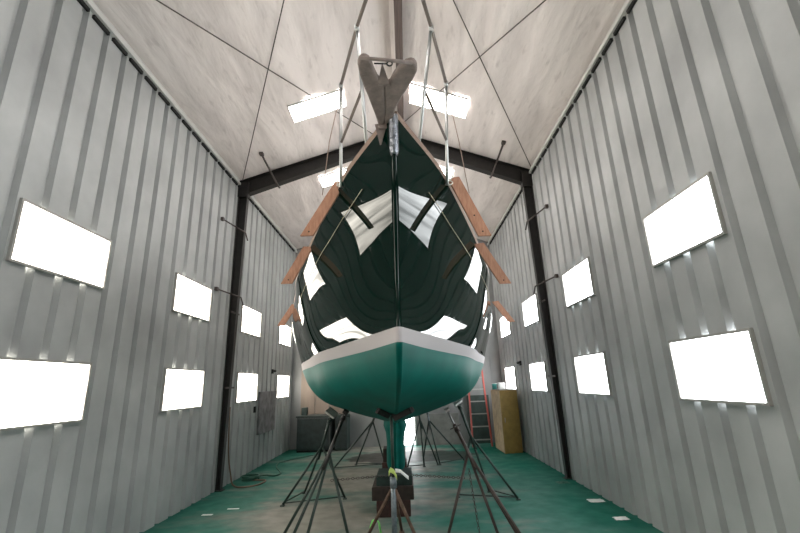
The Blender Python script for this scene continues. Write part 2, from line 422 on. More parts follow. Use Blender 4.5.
# steel portal frames
def frame(yc, label, near):
    root = thing('steel_frame', (XRI, yc, 0), label, 'building frame')
    def ibeam(mb, A, B, depthA, depthB, inward, hw_=.075):
        """A,B: outer edge points; inward: unit vectors pointing to the room"""
        A, B = Vector(A), Vector(B); iA, iB = Vector(inward[0]), Vector(inward[1])
        w = hw_; t = .010
        Y = Vector((0, 1, 0))
        def slab(p0, p1, q0, q1, hw):
            vs = []
            for (p, q) in ((p0, q0), (p1, q1)):
                vs += [p - Y*hw, p + Y*hw, q + Y*hw, q - Y*hw]
            mb.add(vs, [(0,1,2,3),(7,6,5,4),(0,4,5,1),(1,5,6,2),(2,6,7,3),(3,7,4,0)])
        slab(A, B, A+iA*t, B+iB*t, w)
        slab(A+iA*(depthA-t), B+iB*(depthB-t), A+iA*depthA, B+iB*depthB, w)
        slab(A+iA*t, B+iB*t, A+iA*(depthA-t), B+iB*(depthB-t), .006)
        return mb
    for x, s in ((XL, 1), (XR, -1)):
        mb = MB(); ibeam(mb, (x, yc, 0), (x, yc, ZE-.02), .075, .19, ((s, 0, 0), (s, 0, 0)), .052)
        mb.box((min(x, x+s*.11), yc-.07, 0), (max(x, x+s*.11), yc+.07, .012))
        mb.build('column', 'steel_dark', root)
        mb = MB()
        A = (x, yc, ZE-.015); B = (XRI, yc, ZRI-.03)
        ibeam(mb, A, B, .34, .25, ((0, 0, -1), (0, 0, -1)))
        mb.box((min(x, x+s*.20), yc-.075, ZE-.36), (max(x, x+s*.20), yc+.075, ZE-.03))       # knee plate
        mb.build('rafter', 'steel_dark', root)
        if near:
            for z in (4.54, 3.26):
                br = MB().tube([(x+s*.03, yc-.68, z), (x+s*.19, yc-.02, z-.02), (x+s*.21, yc+.06, z-.16)], .013, 8)
                br.box((min(x, x+s*.05), yc-.71, z-.03), (max(x, x+s*.05), yc-.65, z+.03))
                br.build('flange_brace', 'rod', root)
            for z in (2.95, 1.63):
                MB().beam((x+s*.10, yc-.20, z), (x+s*.10, yc+.18, z), .012, .03).build('girt_clip', 'rod', root)
            xb = x + s*.66
            br = MB().tube([(xb, yc-.70, roof_z(xb)-.03), (xb+s*.12, yc-.02, roof_z(xb)-.34), (xb+s*.14, yc+.03, roof_z(xb)-.36)], .019, 8)
            br.box((xb-.035, yc-.74, roof_z(xb)-.045), (xb+.035, yc-.66, roof_z(xb)+.0))
            br.build('flange_brace', 'rod', root)
frame(7.53, 'dark steel column and rafter frame arching behind the sailboat bow', True)
frame(1.9, 'dark steel column and rafter frame overhead nearest the viewer', False)
frame(-3.7, 'dark steel column and rafter frame behind the viewer', False)
rb = MB().box((.015, YF, ZRI-.33), (.125, YB, ZRI-.12)).build('ridge_beam', 'ridge'); tag(rb, 'long brown timber beam running under the roof ridge', 'beam')
# roof bracing rods
def rod(a, b, label):
    (xa, ya), (xb, yb) = a, b
    n = 12; pts = [(lerp(xa, xb, i/n), lerp(ya, yb, i/n), roof_z(lerp(xa, xb, i/n))-.045) for i in range(n+1)]
    tag(MB().tube(pts, .008, 6).build('bracing_rod', 'rod'), label, 'bracing rod', 'crossed roof bracing rods')
rod((-3.12, 7.43), (-.30, 2.0), 'thin steel roof rod rising from left eave knee toward the viewer')
rod((-.42, 7.43), (-3.12, 2.65), 'thin steel roof rod from behind the bow to the upper left corner')
rod((2.58, 7.3), (.10, 3.0), 'thin steel roof rod rising from right eave knee toward the viewer')
rod((.02, 7.27), (2.55, 2.46), 'thin steel roof rod from behind the bow to the upper right')

# door behind the keel letting in daylight
dr = bpy.data.objects.new('door_1', None); COL.objects.link(dr); dr.location = (0.02, YB, 0); tag(dr, kind='structure')
MB().box((-.55, YB-.05, 0), (-.5, YB-.005, 2.05)).box((.16, YB-.05, 0), (.21, YB-.005, 2.05)).box((-.55, YB-.05, 2.0), (.21, YB-.005, 2.05)).build('door_frame', 'trim', dr)
MB().box((-.5, YB-.035, .02), (-.14, YB-.015, 2.0)).build('door_leaf', 'ply_grey', dr)
MB().box((-.14, YB-.03, .02), (.16, YB-.014, 2.0)).build('door_glass', 'win_right', dr)

# ------------------------------------------------------------------ sailboat
def ax(y): return -.041*(y-1.60)
ZLOW = 1.04; YEND = 11.15
YS = 2.12; ZW = 1.83; VW = .42             # stemhead, waterline height, waterline row
ZS = [(2.0, 3.16), (2.15, 3.115), (2.6, 3.0085), (3.1, 2.886), (3.7, 2.7686), (4.4, 2.7306), (5.3, 2.750), (6.5, 2.778), (8.0, 2.81), (9.5, 2.87), (11.2, 2.95)]
BS = [(2.0, -.055), (2.15, .0376), (2.6, .3274), (3.1, .568), (3.7, .8156), (4.4, 1.055), (5.3, 1.265), (6.5, 1.545), (8.0, 1.68), (9.5, 1.62), (11.2, 1.15)]
BW = [(2.0, -.142), (2.15, -.0957), (2.6, .0522), (3.1, .2248), (3.7, .4699), (4.4, .7562), (5.3, 1.02), (6.5, 1.38), (8.0, 1.60), (9.5, 1.50), (11.2, .85)]
EB = [(2.15, -.1116), (2.6, -.0617), (3.1, .0047), (3.7, .0302), (4.4, .045), (5.3, .055), (6.5, .055), (8.0, .05), (9.5, .045)]
GB = [(2.15, -.052), (2.6, -.0123), (3.1, .013), (3.7, .0095), (4.4, .0095), (5.3, -.005), (6.5, -.02), (8.0, -.01), (9.5, 0)]
def zsheer(y): return spline(y, ZS)
def lin(y, t):
    a, c = spline(y, BW), spline(y, BS)
    return a + (c-a)*t + spline(y, EB)*4*t*(1-t) + spline(y, GB)*math.sin(2*PI*t)
def solve_stem(t):
    lo, hi = 1.9, 2.9
    for _ in range(40):
        m = (lo+hi)/2
        if lin(m, t) > .021: hi = m
        else: lo = m
    return (lo+hi)/2
Y0 = solve_stem(0)
STEM = [(0, 6.0), (.055, 5.3), (.12, 4.7), (.19, 3.95), (.25, 3.30), (.31, 2.85), (.37, Y0+.12), (.42, Y0)]
SEC = [(0, 0), (.055, .36), (.11, .57), (.2, .80), (.3, .925), (.42, 1)]      # section fullness below the waterline
def ystem(v):
    return spline(v, STEM) if v <= VW else solve_stem((v-VW)/(1-VW))
def half(v, y):
    ys = ystem(v); s = max(0, y-ys)
    if v >= VW: return max(.021, lin(y, (v-VW)/(1-VW)))
    f = spline(v, SEC); yy = Y0 + (y-ys)*(YEND-Y0)/(YEND-ys)
    b = f*lerp(spline(yy, BW), spline(y, BW), min(1, s/2.2))
    if y > 9: b *= 1 - .5*(1-f)*((y-9)/2.2)**2
    return max(.021, b)
def zrow(v, y):
    return ZLOW + (ZW-ZLOW)*v/VW if v <= VW else ZW + (zsheer(y)-ZW)*(v-VW)/(1-VW)
def hull_pt(v, y, side):
    return Vector((ax(y) + side*half(v, y), y, zrow(v, y)))
root = thing('sailboat', (ax(6), 6.0, 0), 'dark green sailboat with white stripe and teal bottom standing on jack stands', 'sailboat')
NV, NU = 64, 110
hb = MB(); 
for side in (-1, 1):
    rows = []
    for i in range(NV+1):
        v = i/NV; ys = ystem(v); rows.append([hull_pt(v, ys + (YEND-ys)*(j/NU)**1.8, side) for j in range(NU+1)])
    hb.grid(rows)
# stem face, bottom strip, transom
stem = []
for i in range(NV+1):
    v = i/NV; ys = ystem(v); a, b = hull_pt(v, ys, -1), hull_pt(v, ys, 1)
    stem.append([lerp(a, b, t/6) - Vector((0, .016*math.sin(PI*t/6), 0)) for t in range(7)])
hb.grid(stem)
rows = []
for j in range(NU+1):
    ys = ystem(0); y = ys + (YEND-ys)*(j/NU)**1.8; a, b = hull_pt(0, y, -1), hull_pt(0, y, 1); rows.append([a, (a+b)/2, b])
hb.grid(rows)
hb.grid([[hull_pt(i/NV, YEND, -1), hull_pt(i/NV, YEND, 1)] for i in range(NV+1)], False)
hull = hb.build('hull', 'hull', root, fix=False)
bm = bmesh.new(); bm.from_mesh(hull.data); bmesh.ops.remove_doubles(bm, verts=bm.verts, dist=.0004)
bmesh.ops.recalc_face_normals(bm, faces=bm.faces); bm.to_mesh(hull.data); bm.free()
hull.data.transform(Matrix.Translation(world_loc(hull)))    # keep mesh in world z for the stripe
hull.location = -Vector(root.location)
# deck and cabin trunk
db = MB(); rows = []
for j in range(61):
    y = YS + .04 + (YEND-.06-YS)*(j/60)**1.6; b = half(1, y)*.985
    rows.append([(ax(y) + b*t, y, zsheer(y) + .02 + .05*b*(1-t*t)) for t in (-1, -.6, -.2, .2, .6, 1)])
db.grid(rows); db.build('deck', 'deck', root)
cb = MB(); rows = []
for y, w, h in ((4.6, .30, .02), (4.75, .42, .22), (6.0, .72, .34), (8.4, .8, .36), (8.5, .8, .02)):
    z = zsheer(y)+.03; c = ax(y)
    rows.append([(c-w, y, z), (c-w*.93, y, z+h*.85), (c-w*.6, y, z+h), (c, y, z+h*1.06), (c+w*.6, y, z+h), (c+w*.93, y, z+h*.85), (c+w, y, z)])
cb.grid(rows, False); cb.build('cabin_trunk', 'cabin', root, bevel=.02)
# toe rail: one strip each side
for side in (-1, 1):
    pts = []
    for j in range(70):
        y = YS + (YEND-YS)*(j/69)**1.5; p = hull_pt(1, y, side); pts.append(p + Vector((-side*.004, 0, .016)))
    mb = MB(); rows = []
    for p in pts:
        rows.append([p + Vector((side*dx, 0, dz)) for dx, dz in ((.004, -.018), (.008, .02), (-.02, .022), (-.02, -.012), (.004, -.018))])
    mb.grid(rows, False); mb.build('toe_rail', 'toerail', root)
# keel with raked leading edge, and rudder
kb = MB(); rows = []
for z, yl, yt, w in ((1.42, 4.0, 9.6, .035), (1.30, 4.72, 9.6, .05), (1.2, 5.1, 9.55, .085), (1.12, 5.38, 9.5, .13), (1.05, 5.5, 9.45, .165), (.95, 5.62, 9.4, .135), (.8, 5.76, 9.3, .125), (.65, 5.9, 9.25, .13), (.50, 6.02, 9.2, .135), (.47, 6.06, 9.15, .115)):
    row = []
    prof = [(0, .0), (.006, .35), (.02, .62), (.06, .85), (.15, .98), (.35, 1), (.6, .85), (.85, .4), (1, .06)]
    for t, h in prof: y = lerp(yl, yt, t); row.append((ax(y) - w*h, y, z))
    for t, h in reversed(prof): y = lerp(yl, yt, t); row.append((ax(y) + w*h, y, z))
    row.append(row[0]); rows.append(row)
kb.grid(rows); kb.add(rows[-1][:-1], [tuple(range(18))]); kb.build('keel', 'keel', root)
MB().prism([(9.66, .62), (10.3, .66), (10.55, 1.75), (10.0, 1.75), (9.7, 1.2)], 0, ax(10)-.03, ax(10)+.03).build('rudder', 'keel', root, bevel=.012)
# bright stem strap with rounded foot
mb = MB(); rows = []
for i in range(13):
    v = lerp(.905, 1.0, i/12); y = ystem(min(v, 1)) - .018 - (v-1)*.5*(v > 1); z = zrow(v, y); w = .020
    if i < 3: w *= (.55, .85, 1)[i]
    rows.append([(ax(y)-w-.003, y+.022, z), (ax(y)-w, y, z), (ax(y), y-.010, z), (ax(y)+w, y, z), (ax(y)+w+.003, y+.022, z)])
mb.grid(rows); so = mb.build('stem_fitting', 'stem', root, fix=True); so.modifiers.new('s', 'SOLIDIFY').thickness = .006
# forked anchor roller on the stemhead: two rounded arms in a Y
ARML = [(-0.184, 1.628), (-0.175, 1.603), (-0.159, 1.586), (-0.139, 1.585), (-0.123, 1.601), (-0.114, 1.629), (-0.105, 1.681), (-0.089, 1.746), (-0.061, 1.785), (-0.063, 1.982), (-0.075, 2.164), (-0.115, 2.171), (-0.127, 2.061), (-0.141, 1.969), (-0.154, 1.883), (-0.17, 1.795), (-0.181, 1.708)]
ARMR = [(-0.061, 1.785), (-0.032, 1.787), (-0.011, 1.727), (0.024, 1.666), (0.053, 1.636), (0.078, 1.626), (0.1, 1.631), (0.114, 1.662), (0.111, 1.699), (0.093, 1.756), (0.065, 1.826), (0.03, 1.912), (-0.004, 2.01), (-0.022, 2.104), (-0.036, 2.167), (-0.075, 2.164), (-0.063, 1.982)]
for pts, tilt in ((ARML, 0), (ARMR, 0)):
    pts = [(x*.99, 2.17-(2.17-y)*.91) for x, y in pts]
    mb = MB(); n = len(pts)
    def zz(x, k): return 3.10 + tilt*(x+.065)*-.45*(1 if k == 0 else 1) + (.042 if k else 0)
    vs = [(x, y, zz(x, 0)) for x, y in pts] + [(x, y, zz(x, 1)) for x, y in pts]
    mb.add(vs, [tuple(range(n)), tuple(range(n, 2*n))[::-1]] + [(i, n+i, n+(i+1)%n, (i+1)%n) for i in range(n)])
    mb.build('anchor_roller_arm', 'fork', root, bevel=.014)
MB().prism([(-.115, 2.16), (-.036, 2.16), (-.03, 2.30), (-.08, 2.32)], 2, 3.075, 3.13).build('roller_base_plate', 'fork', root, bevel=.006)
tb = MB(); tb.add([(-.135, 2.17, 3.11), (-.060, 2.165, 3.11), (-.105, 2.24, 3.11), (-.108, 2.20, 2.985), (-.100, 2.20, 2.985), (-.060, 2.21, 3.11)],
    [(0,1,4,3),(1,5,4),(0,3,2),(2,3,4,5),(0,2,5,1)]); tb.build('bracket_toe', 'fork', root)
MB().tube([(-.168, 1.61, 3.085), (-.045, 1.63, 3.085), (.085, 1.655, 3.085)], .0085, 10).build('cross_bar', 'fork', root)
hp = MB(); hp.tube([(-.103, 1.70, 3.13), (-.041, 1.705, 3.13)], .0038, 8)
hp.tube([(-.026+.0135*math.cos(a), 1.705, 3.13+.0135*math.sin(a)) for a in [2*PI*i/14 for i in range(14)]], .0038, 6, closed=True)
hp.build('shackle_pin', 'black', root)
MB().add([(-.092, 1.80, 3.09), (-.030, 1.80, 3.09), (-.035, 1.88, 3.12), (-.088, 1.88, 3.12), (-.064, 1.735, 3.165)], [(0,1,4),(1,2,4),(2,3,4),(3,0,4),(0,3,2,1)]).build('anchor_tip', 'fork', root)

# bow rail: pipes
RAIL = {-1: dict(F=(-.154, 1.9, 3.759), T1=(-.232, 2.12, 3.794), T2=(-.404, 2.58, 3.742), B1=(-.203, 2.40, 3.11), B2=(-.417, 2.68, 2.99), m1=(-.226, 2.27, 3.424), m2=(-.412, 2.64, 3.292)),
        1: dict(F=(.178, 1.9, 3.741), T1=(.239, 2.12, 3.769), T2=(.373, 2.58, 3.722), B1=(.133, 2.40, 3.10), B2=(.34, 2.68, 2.98), m1=(.195, 2.27, 3.404), m2=(.348, 2.64, 3.258))}
for side in (-1, 1):
    g = {k: Vector(v) for k, v in RAIL[side].items()}
    MB().tube([g['F'], g['T1'], g['T2']], .0115, 10).build('bow_rail', 'dull_rail', root)
    m1 = lerp(g['T1'], g['B1'], .52); m2 = lerp(g['T2'], g['B2'], .60)
    MB().tube([m1, m2], .010, 10).build('mid_rail', 'dull_rail', root)
    for T, B in ((g['T1'], g['B1']), (g['T2'], g['B2'])):
        st = MB().tube([B - Vector((0,0,.03)), T], .0115, 10)
        st.tube([T + Vector((0,0,.012)), T - Vector((0,0,.03))], .016, 10)
        st.build('stanchion', 'chrome', root)
a, b = Vector(RAIL[-1]['F']), Vector(RAIL[1]['F']); m = (a+b)/2
MB().tube([a, lerp(a, m, .25) + Vector((0, -.12, 0)), m + Vector((0, -.17, 0)), lerp(b, m, .25) + Vector((0, -.12, 0)), b], .0115, 10).build('bow_rail', 'dull_rail', root)

# ------------------------------------------------------------------ boards lashed to the rail
def board(name_side, p0, p1, w, y, label, holes):
    """flat plank, face towards the bow, ends cut level"""
    (x0, z0), (x1, z1) = p0, p1; s = 1 if name_side == 'l' else -1
    t = thing('wooden_plank', (x0, y, z0), label, 'plank', 'planks lashed along the deck edge')
    poly = [(x0, z0), (x0 - s*w*.9, z0+.01), (x1 - s*w, z1), (x1, z1)]
    MB().prism(poly, 1, y, y+.022).build('plank_board', 'teak', t, bevel=.003)
    for f in holes:
        cx = lerp(x0, x1, f) - s*w*.5; cz = lerp(z0, z1, f)
        MB().tube([(cx, y-.002, cz), (cx, y+.004, cz)], .006, 10).build('bolt_hole', 'black', t)
    return t
board('l', (-.385, 3.035), (-.622, 2.626), .093, 2.74, 'long reddish plank slanting down outside the left rail, nearest the bow tip', (.93,))
board('l', (-.79, 2.80), (-.969, 2.472), .100, 3.5, 'short reddish plank left of the hull, middle of the left three', (.9,))
board('l', (-1.638, 2.83), (-1.84, 2.51), .11, 6.3, 'small reddish plank farthest back on the left side of the hull', ())
board('r', (.355, 3.03), (.540, 2.575), .093, 2.74, 'long reddish plank slanting down outside the right rail, nearest the bow tip', (.66, .93))
board('r', (.64, 2.77), (.838, 2.40), .100, 3.5, 'reddish plank right of the hull, middle of the right three', (.92,))
board('r', (1.354, 2.76), (1.57, 2.44), .11, 6.3, 'small reddish plank farthest back on the right side of the hull', ())

# ropes
def rope(pts, r, mat, label, cat='rope', name='rope', group=None):
    return tag(MB().tube(pts, r, 6).build(name, mat), label, cat, group)
rope([(-.406, 2.59, 3.70), (-.50, 2.66, 3.32), (-.56, 2.735, 2.93)], .0035, 'rope_pink', 'thin tan rope from the left rail post down to the first left plank')
rope([(.375, 2.59, 3.68), (.445, 2.66, 3.28), (.50, 2.735, 2.90)], .0035, 'rope_pink', 'thin tan rope from the right rail post down to the first right plank')
def lashing(c, label):
    mb = MB()
    for k in range(3):
        pts = []
        for i in range(14):
            a = 2*PI*i/14
            pts.append((c[0] + .034*math.cos(a), c[1] + .022*math.sin(a)+.0, c[2] + .018*(k-1) + .028*math.sin(a+1.2*k)))
        mb.tube(pts, .0045, 6, closed=True)
    tag(mb.build('rope_lashing', 'rope_pale'), label, 'rope', 'white rope lashings')
lashing((-.417, 2.72, 3.02), 'white rope lashing tying the first left plank to its rail post')
lashing((.352, 2.72, 3.0), 'white rope lashing tying the first right plank to its rail post')
# long thin cord along each topside: a likely reflection modelled as a tube
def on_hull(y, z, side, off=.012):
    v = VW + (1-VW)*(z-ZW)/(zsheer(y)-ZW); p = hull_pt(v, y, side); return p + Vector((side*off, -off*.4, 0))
def streak(side, pts, label):
    rope([on_hull(y, z, side) for y, z in pts], .0028, 'rope', label, 'streak', 'hull_streak')
streak(-1, [(2.49, 2.84), (2.65, 2.80), (2.84, 2.76), (3.07, 2.71), (3.3, 2.67), (3.54, 2.62), (3.85, 2.57), (4.23, 2.51), (4.55, 2.48)], 'thin cream cord lying along the left side of the green hull')
streak(1, [(2.54, 2.82), (2.71, 2.78), (2.92, 2.73), (3.2, 2.68), (3.56, 2.62), (3.94, 2.58), (4.3, 2.55), (4.9, 2.53)], 'thin cream cord lying along the right side of the green hull')

# ------------------------------------------------------------------ jack stands
def V(*a): return Vector(a)
def jack_stand(apex, feet, top, nrm, label, mleg, mpost, group='jack stands around the hull', pad='pad', base=True, rail=.016, screw=.45, hubz=0, ps=(.085, .10)):
    apex, top = Vector(apex), Vector(top); nrm = Vector(nrm).normalized()
    t = thing('jack_stand', (sum(f[0] for f in feet)/len(feet), sum(f[1] for f in feet)/len(feet), 0), label, 'boat stand', group)
    ctr = Vector((t.location.x, t.location.y, 0))
    for f in feet:
        f = Vector((f[0], f[1], .015))
        mb = MB().tube([apex, f], rail, 9); d = (f-ctr).normalized()
        mb.box((f.x-.028, f.y-.028, 0), (f.x+.028, f.y+.028, .014))
        mb.build('leg', mleg, t)
    if base:
        for i in range(3):
            a, b = Vector((*feet[i], .035)), Vector((*feet[(i+1) % 3], .035))
            if i in (base if isinstance(base, tuple) else (0, 1, 2)):
                MB().tube([a, b], .009, 8).build('base_brace', mleg, t)
    d = (top-apex).normalized()
    k = apex + (top-apex)*(1-screw)
    hb = MB().tube([apex - d*.20, k], .021, 12); hb.tube([k - d*.05, k], .030, 12); hb.build('post', mpost, t)
    sb = MB().tube([k, top], .012, 8); sb.build('screw_rod', 'screw', t)
    hd = MB(); hp = k + d*.02
    sx = d.cross(Vector((0, 1, 0))).normalized()
    hd.tube([hp - sx*.07, hp + sx*.07], .006, 6); hd.tube([hp, hp + d*.03], .024, 8); hd.build('screw_handle', mpost, t)
    # pad plate against the hull
    u = nrm.cross(Vector((0, 1, 0))).normalized(); w = nrm.cross(u).normalized()
    mb = MB(); c = top
    for a0, a1, su, sw in ((-.012, .018, *ps),):
        vs = [c + nrm*z + u*su*i + w*sw*j for z in (a0, a1) for i, j in ((-1,-1),(1,-1),(1,1),(-1,1))]
        mb.add(vs, [(3,2,1,0),(4,5,6,7),(0,1,5,4),(1,2,6,5),(2,3,7,6),(3,0,4,7)])
    mb.build('pad', pad, t, bevel=.004)
    return t
# left, nearest
jack_stand((-.94, 5.25, .84), [(-1.42, 5.0), (-1.27, 4.70), (-1.10, 4.72), (-.66, 4.94)], (-.80, 5.62, 1.27), (.5, -.25, 1), 'dark green tripod boat stand left of the keel, nearest of the left stands', 'stand_green', 'steel_dark', base=False, screw=.12, pad='pad_dark', ps=(.035, .05))
# left, behind it
jack_stand((-1.33, 6.80, .72), [(-1.81, 6.48), (-1.66, 7.15), (-.97, 6.74)], (-1.17, 6.70, 1.20), (.75, -.45, 1), 'dark green tripod boat stand on the left with grey plywood pad, second from the front', 'stand_green', 'stand_green', screw=.2, base=(0, 2))
# right, nearest
jack_stand((.68, 5.22, .80), [(.34, 4.84), (.89, 4.79), (1.10, 4.77), (1.12, 4.48)], (.50, 5.60, 1.25), (-.5, -.25, 1), 'dark brown tripod boat stand right of the keel, nearest of the right stands', 'stand_brown', 'stand_brown', screw=.45, base=False, ps=(.03, .04))
# right, behind it
jack_stand((.93, 6.70, .80), [(.67, 6.62), (1.47, 6.38), (1.16, 6.85)], (.80, 6.92, 1.27), (-.7, -.1, 1), 'dark green tripod boat stand on the right with pale wrapped pad, second from the front', 'stand_green', 'stand_green', screw=.10, base=(0, 1), ps=(.065, .07), pad='tape_white')
# far pair seen either side of the keel
jack_stand((-.74, 9.15, .86), [(-1.12, 9.38), (-1.52, 8.95), (-.50, 9.20)], (-.62, 9.2, 1.12), (.3, 0, 1), 'dark tripod boat stand under the stern, seen left of the keel', 'stand_green', 'stand_green', base=(1, 2))
jack_stand((.24, 9.1, .88), [(-.05, 8.88), (.28, 8.95), (.56, 9.07)], (.20, 9.12, 1.10), (-.1, 0, 1), 'dark tripod boat stand under the stern, seen just right of the keel', 'stand_green', 'stand_green', base=(0,))
jack_stand((.44, 9.45, .82), [(.60, 9.07), (1.14, 9.50), (.30, 9.8)], (.40, 9.5, 1.12), (-.4, 0, 1), 'dark tripod boat stand under the stern, behind the gap right of the keel', 'stand_green', 'stand_grey', base=(0,))
# centre front stand with V top
t = thing('jack_stand', (-.18, 4.80, 0), 'grey-blue post stand with rusty legs and V-shaped dark pads under the bow', 'boat stand')
A = V(-.18, 4.76, .56)
MB().tube([V(-.185, 4.76, .03), A + V(0, 0, .08)], .028, 14).tube([A + V(0,0,.0), A + V(0,0,.10)], .036, 14).build('post', 'stand_grey', t)
MB().tube([A + V(0,0,.08), V(-.18, 4.66, 1.27)], .016, 10).build('screw_rod', 'stand_green', t)
for f in ((-.50, 4.98), (.075, 4.72), (-.12, 5.25)):
    mb = MB().tube([A + V(0, 0, .02), V(f[0], f[1], .02)], .017, 9); mb.box((f[0]-.03, f[1]-.03, 0), (f[0]+.03, f[1]+.03, .014)); mb.build('leg', 'stand_rust', t)
vb = MB().beam(V(-.205, 4.64, 1.275), V(-.31, 4.44, 1.345), .06, .035, (0, 1, 0)); vb.build('pad', 'pad_dark', t, bevel=.006)
vb = MB().beam(V(-.150, 4.62, 1.265), V(.035, 4.36, 1.36), .09, .05, (0, 1, 0)); vb.build('pad', 'pad_dark', t, bevel=.008)
# ribbons
def ribbon(pts, w, mat, label, dirv=(0, 0, 1)):
    mb = MB(); d = Vector(dirv); 
    mb.grid([[Vector(p) - d*w/2 for p in pts], [Vector(p) + d*w/2 for p in pts]])
    o = mb.build('ribbon', mat); o.modifiers.new('s', 'SOLIDIFY').thickness = .002
    return tag(o, label, 'ribbon', 'ribbons tied to the centre stand')
ribbon([(-.225, 4.72, .70), (-.205, 4.715, .74), (-.17, 4.71, .72), (-.14, 4.72, .66)], .05, 'tape_yellow', 'yellow-green ribbon tied around the centre post at its collar')
ribbon([(-.155, 4.70, .735), (-.10, 4.70, .725), (-.05, 4.71, .68), (-.02, 4.72, .655)], .035, 'tape_white', 'white ribbon tail sticking out right of the centre post')
ribbon([(-.47, 5.20, .0), (-.46, 5.19, .09), (-.435, 5.185, .15), (-.40, 5.185, .16), (-.37, 5.19, .12), (-.35, 5.20, .01)], .022, 'tape_green', 'bright green ribbon loop standing on the floor left of the centre post', (1, 0, 0))
# keel blocking
def block(x0, x1, y0, y1, z0, z1, mat, label):
    c = ((x0+x1)/2, (y0+y1)/2, z0)
    return tag(MB().box((x0, y0, z0), (x1, y1, z1)).build('timber_block', mat, bevel=.008, origin=c), label, 'wood block', 'timber blocks under the keel')
block(-.44, -.01, 5.80, 6.35, 0, .19, 'block_red', 'red-brown timber block at the bottom of the keel blocking')
block(-.495, .035, 5.79, 6.38, .19, .345, 'block', 'widest dark timber block, middle of the stack under the keel')
block(-.44, .02, 5.84, 6.35, .345, .465, 'block_green', 'green-stained timber block on top of the stack under the keel')
block(-.50, -.06, 8.1, 8.5, 0, .24, 'block_red', 'lower timber block under the after end of the keel')
block(-.48, -.08, 8.12, 8.48, .24, .465, 'block', 'upper timber block under the after end of the keel')
# chains
def chain(a, b, sag, label, link=.034):
    a, b = Vector(a), Vector(b); n = max(4, int((b-a).length/link)); mb = MB()
    P = [lerp(a, b, i/n) - Vector((0, 0, sag*4*(i/n)*(1-i/n))) for i in range(n+1)]
    for i in range(n):
        p, q = P[i], P[i+1]; d = (q-p).normalized(); s = d.cross(Vector((0, .3, 1))).normalized(); u = s.cross(d)
        sd = s if i % 2 else u; c = (p+q)/2
        mb.tube([c + d*(.62*link*math.cos(t)) + sd*(.011*math.sin(t)) for t in [2*PI*k/8 for k in range(8)]], .0034, 5, closed=True)
    return tag(mb.build('chain', 'chain'), label, 'chain', 'chains linking the stands')
chain((-.92, 5.26, .55), (-.24, 5.78, .48), .0, 'rusty chain running from the nearest left stand to the keel')
chain((-.04, 5.78, .48), (.62, 5.24, .53), .0, 'rusty chain running from the keel to the nearest right stand')
chain((.68, 5.27, .62), (.705, 4.95, .02), .0, 'rusty chain hanging down from the nearest right stand to the floor')

# ------------------------------------------------------------------ things along the walls
# dark cabinet, back left
t = thing('storage_cabinet', (-2.42, 11.5, 0), 'low dark green-grey metal cabinet in the back left corner', 'cabinet')
MB().box((-2.86, 11.28, .05), (-1.98, 11.86, .84)).build('body', 'cab', t, bevel=.01)
MB().box((-2.89, 11.25, .84), (-1.95, 11.88, .875)).build('top', 'cab', t, bevel=.005)
MB().box((-2.81, 11.255, .10), (-2.05, 11.279, .79)).build('door', 'cab', t, bevel=.004)
m_ = MB().box((-2.83, 11.245, .80), (-2.03, 11.27, .825)).box((-2.03, 11.245, .08), (-2.005, 11.27, .825)).build('edge_trim', 'cab_trim', t)
MB().box((-2.86, 11.32, 0), (-1.98, 11.84, .05)).build('plinth', 'black', t)
MB().tube([(-2.12, 11.235, .40), (-2.12, 11.235, .52)], .008, 8).build('handle', 'chrome', t)
tag(MB().box((-2.80, 11.45, .875), (-2.66, 11.62, 1.07)).build('small_box', 'board_dark', bevel=.008), 'small dark box standing on the low cabinet', 'box')
t = thing('storage_cabinet', (-1.72, 11.6, 0), 'narrow darker cabinet standing right of the low metal cabinet', 'cabinet')
MB().box((-1.90, 11.4, .02), (-1.58, 11.86, .86)).build('body', 'board_dark', t, bevel=.008)
MB().box((-1.88, 11.385, .08), (-1.60, 11.399, .80)).build('door', 'cab', t, bevel=.004)
# step ladder leaning
t = thing('ladder', (1.78, 11.2, 0), 'red ladder with grey rungs leaning on the back wall right of the boat', 'ladder')
lb = (11.08, 0.0); lt = (11.78, 3.2)
def lp(x, z): return V(x, lerp(lb[0], lt[0], z/3.2), z)
for x0, x1 in ((1.58, 1.66), (2.05, 2.0)):
    MB().beam(lp(x0, 0.02), lp(x1, 3.1), .035, .07, (0, 1, 0)).build('rail', 'red', t)
for i in range(10):
    z = .18 + .30*i; a = lerp(1.595, 1.675, z/3.1); b = lerp(2.035, 1.985, z/3.1)
    MB().beam(lp(a, z), lp(b, z), .03, .028).build('rung', 'rung', t)
tag(MB().box((1.62, 11.80, 0), (2.20, 11.88, 1.22)).build('leaning_board', 'board_dark', bevel=.004), 'dark green board standing against the back wall behind the ladder', 'board')
tag(MB().box((.23, 11.84, 0), (1.35, 11.89, .78)).build('plywood_sheet', 'ply_grey', bevel=.004), 'grey plywood sheet standing along the base of the back wall', 'board')
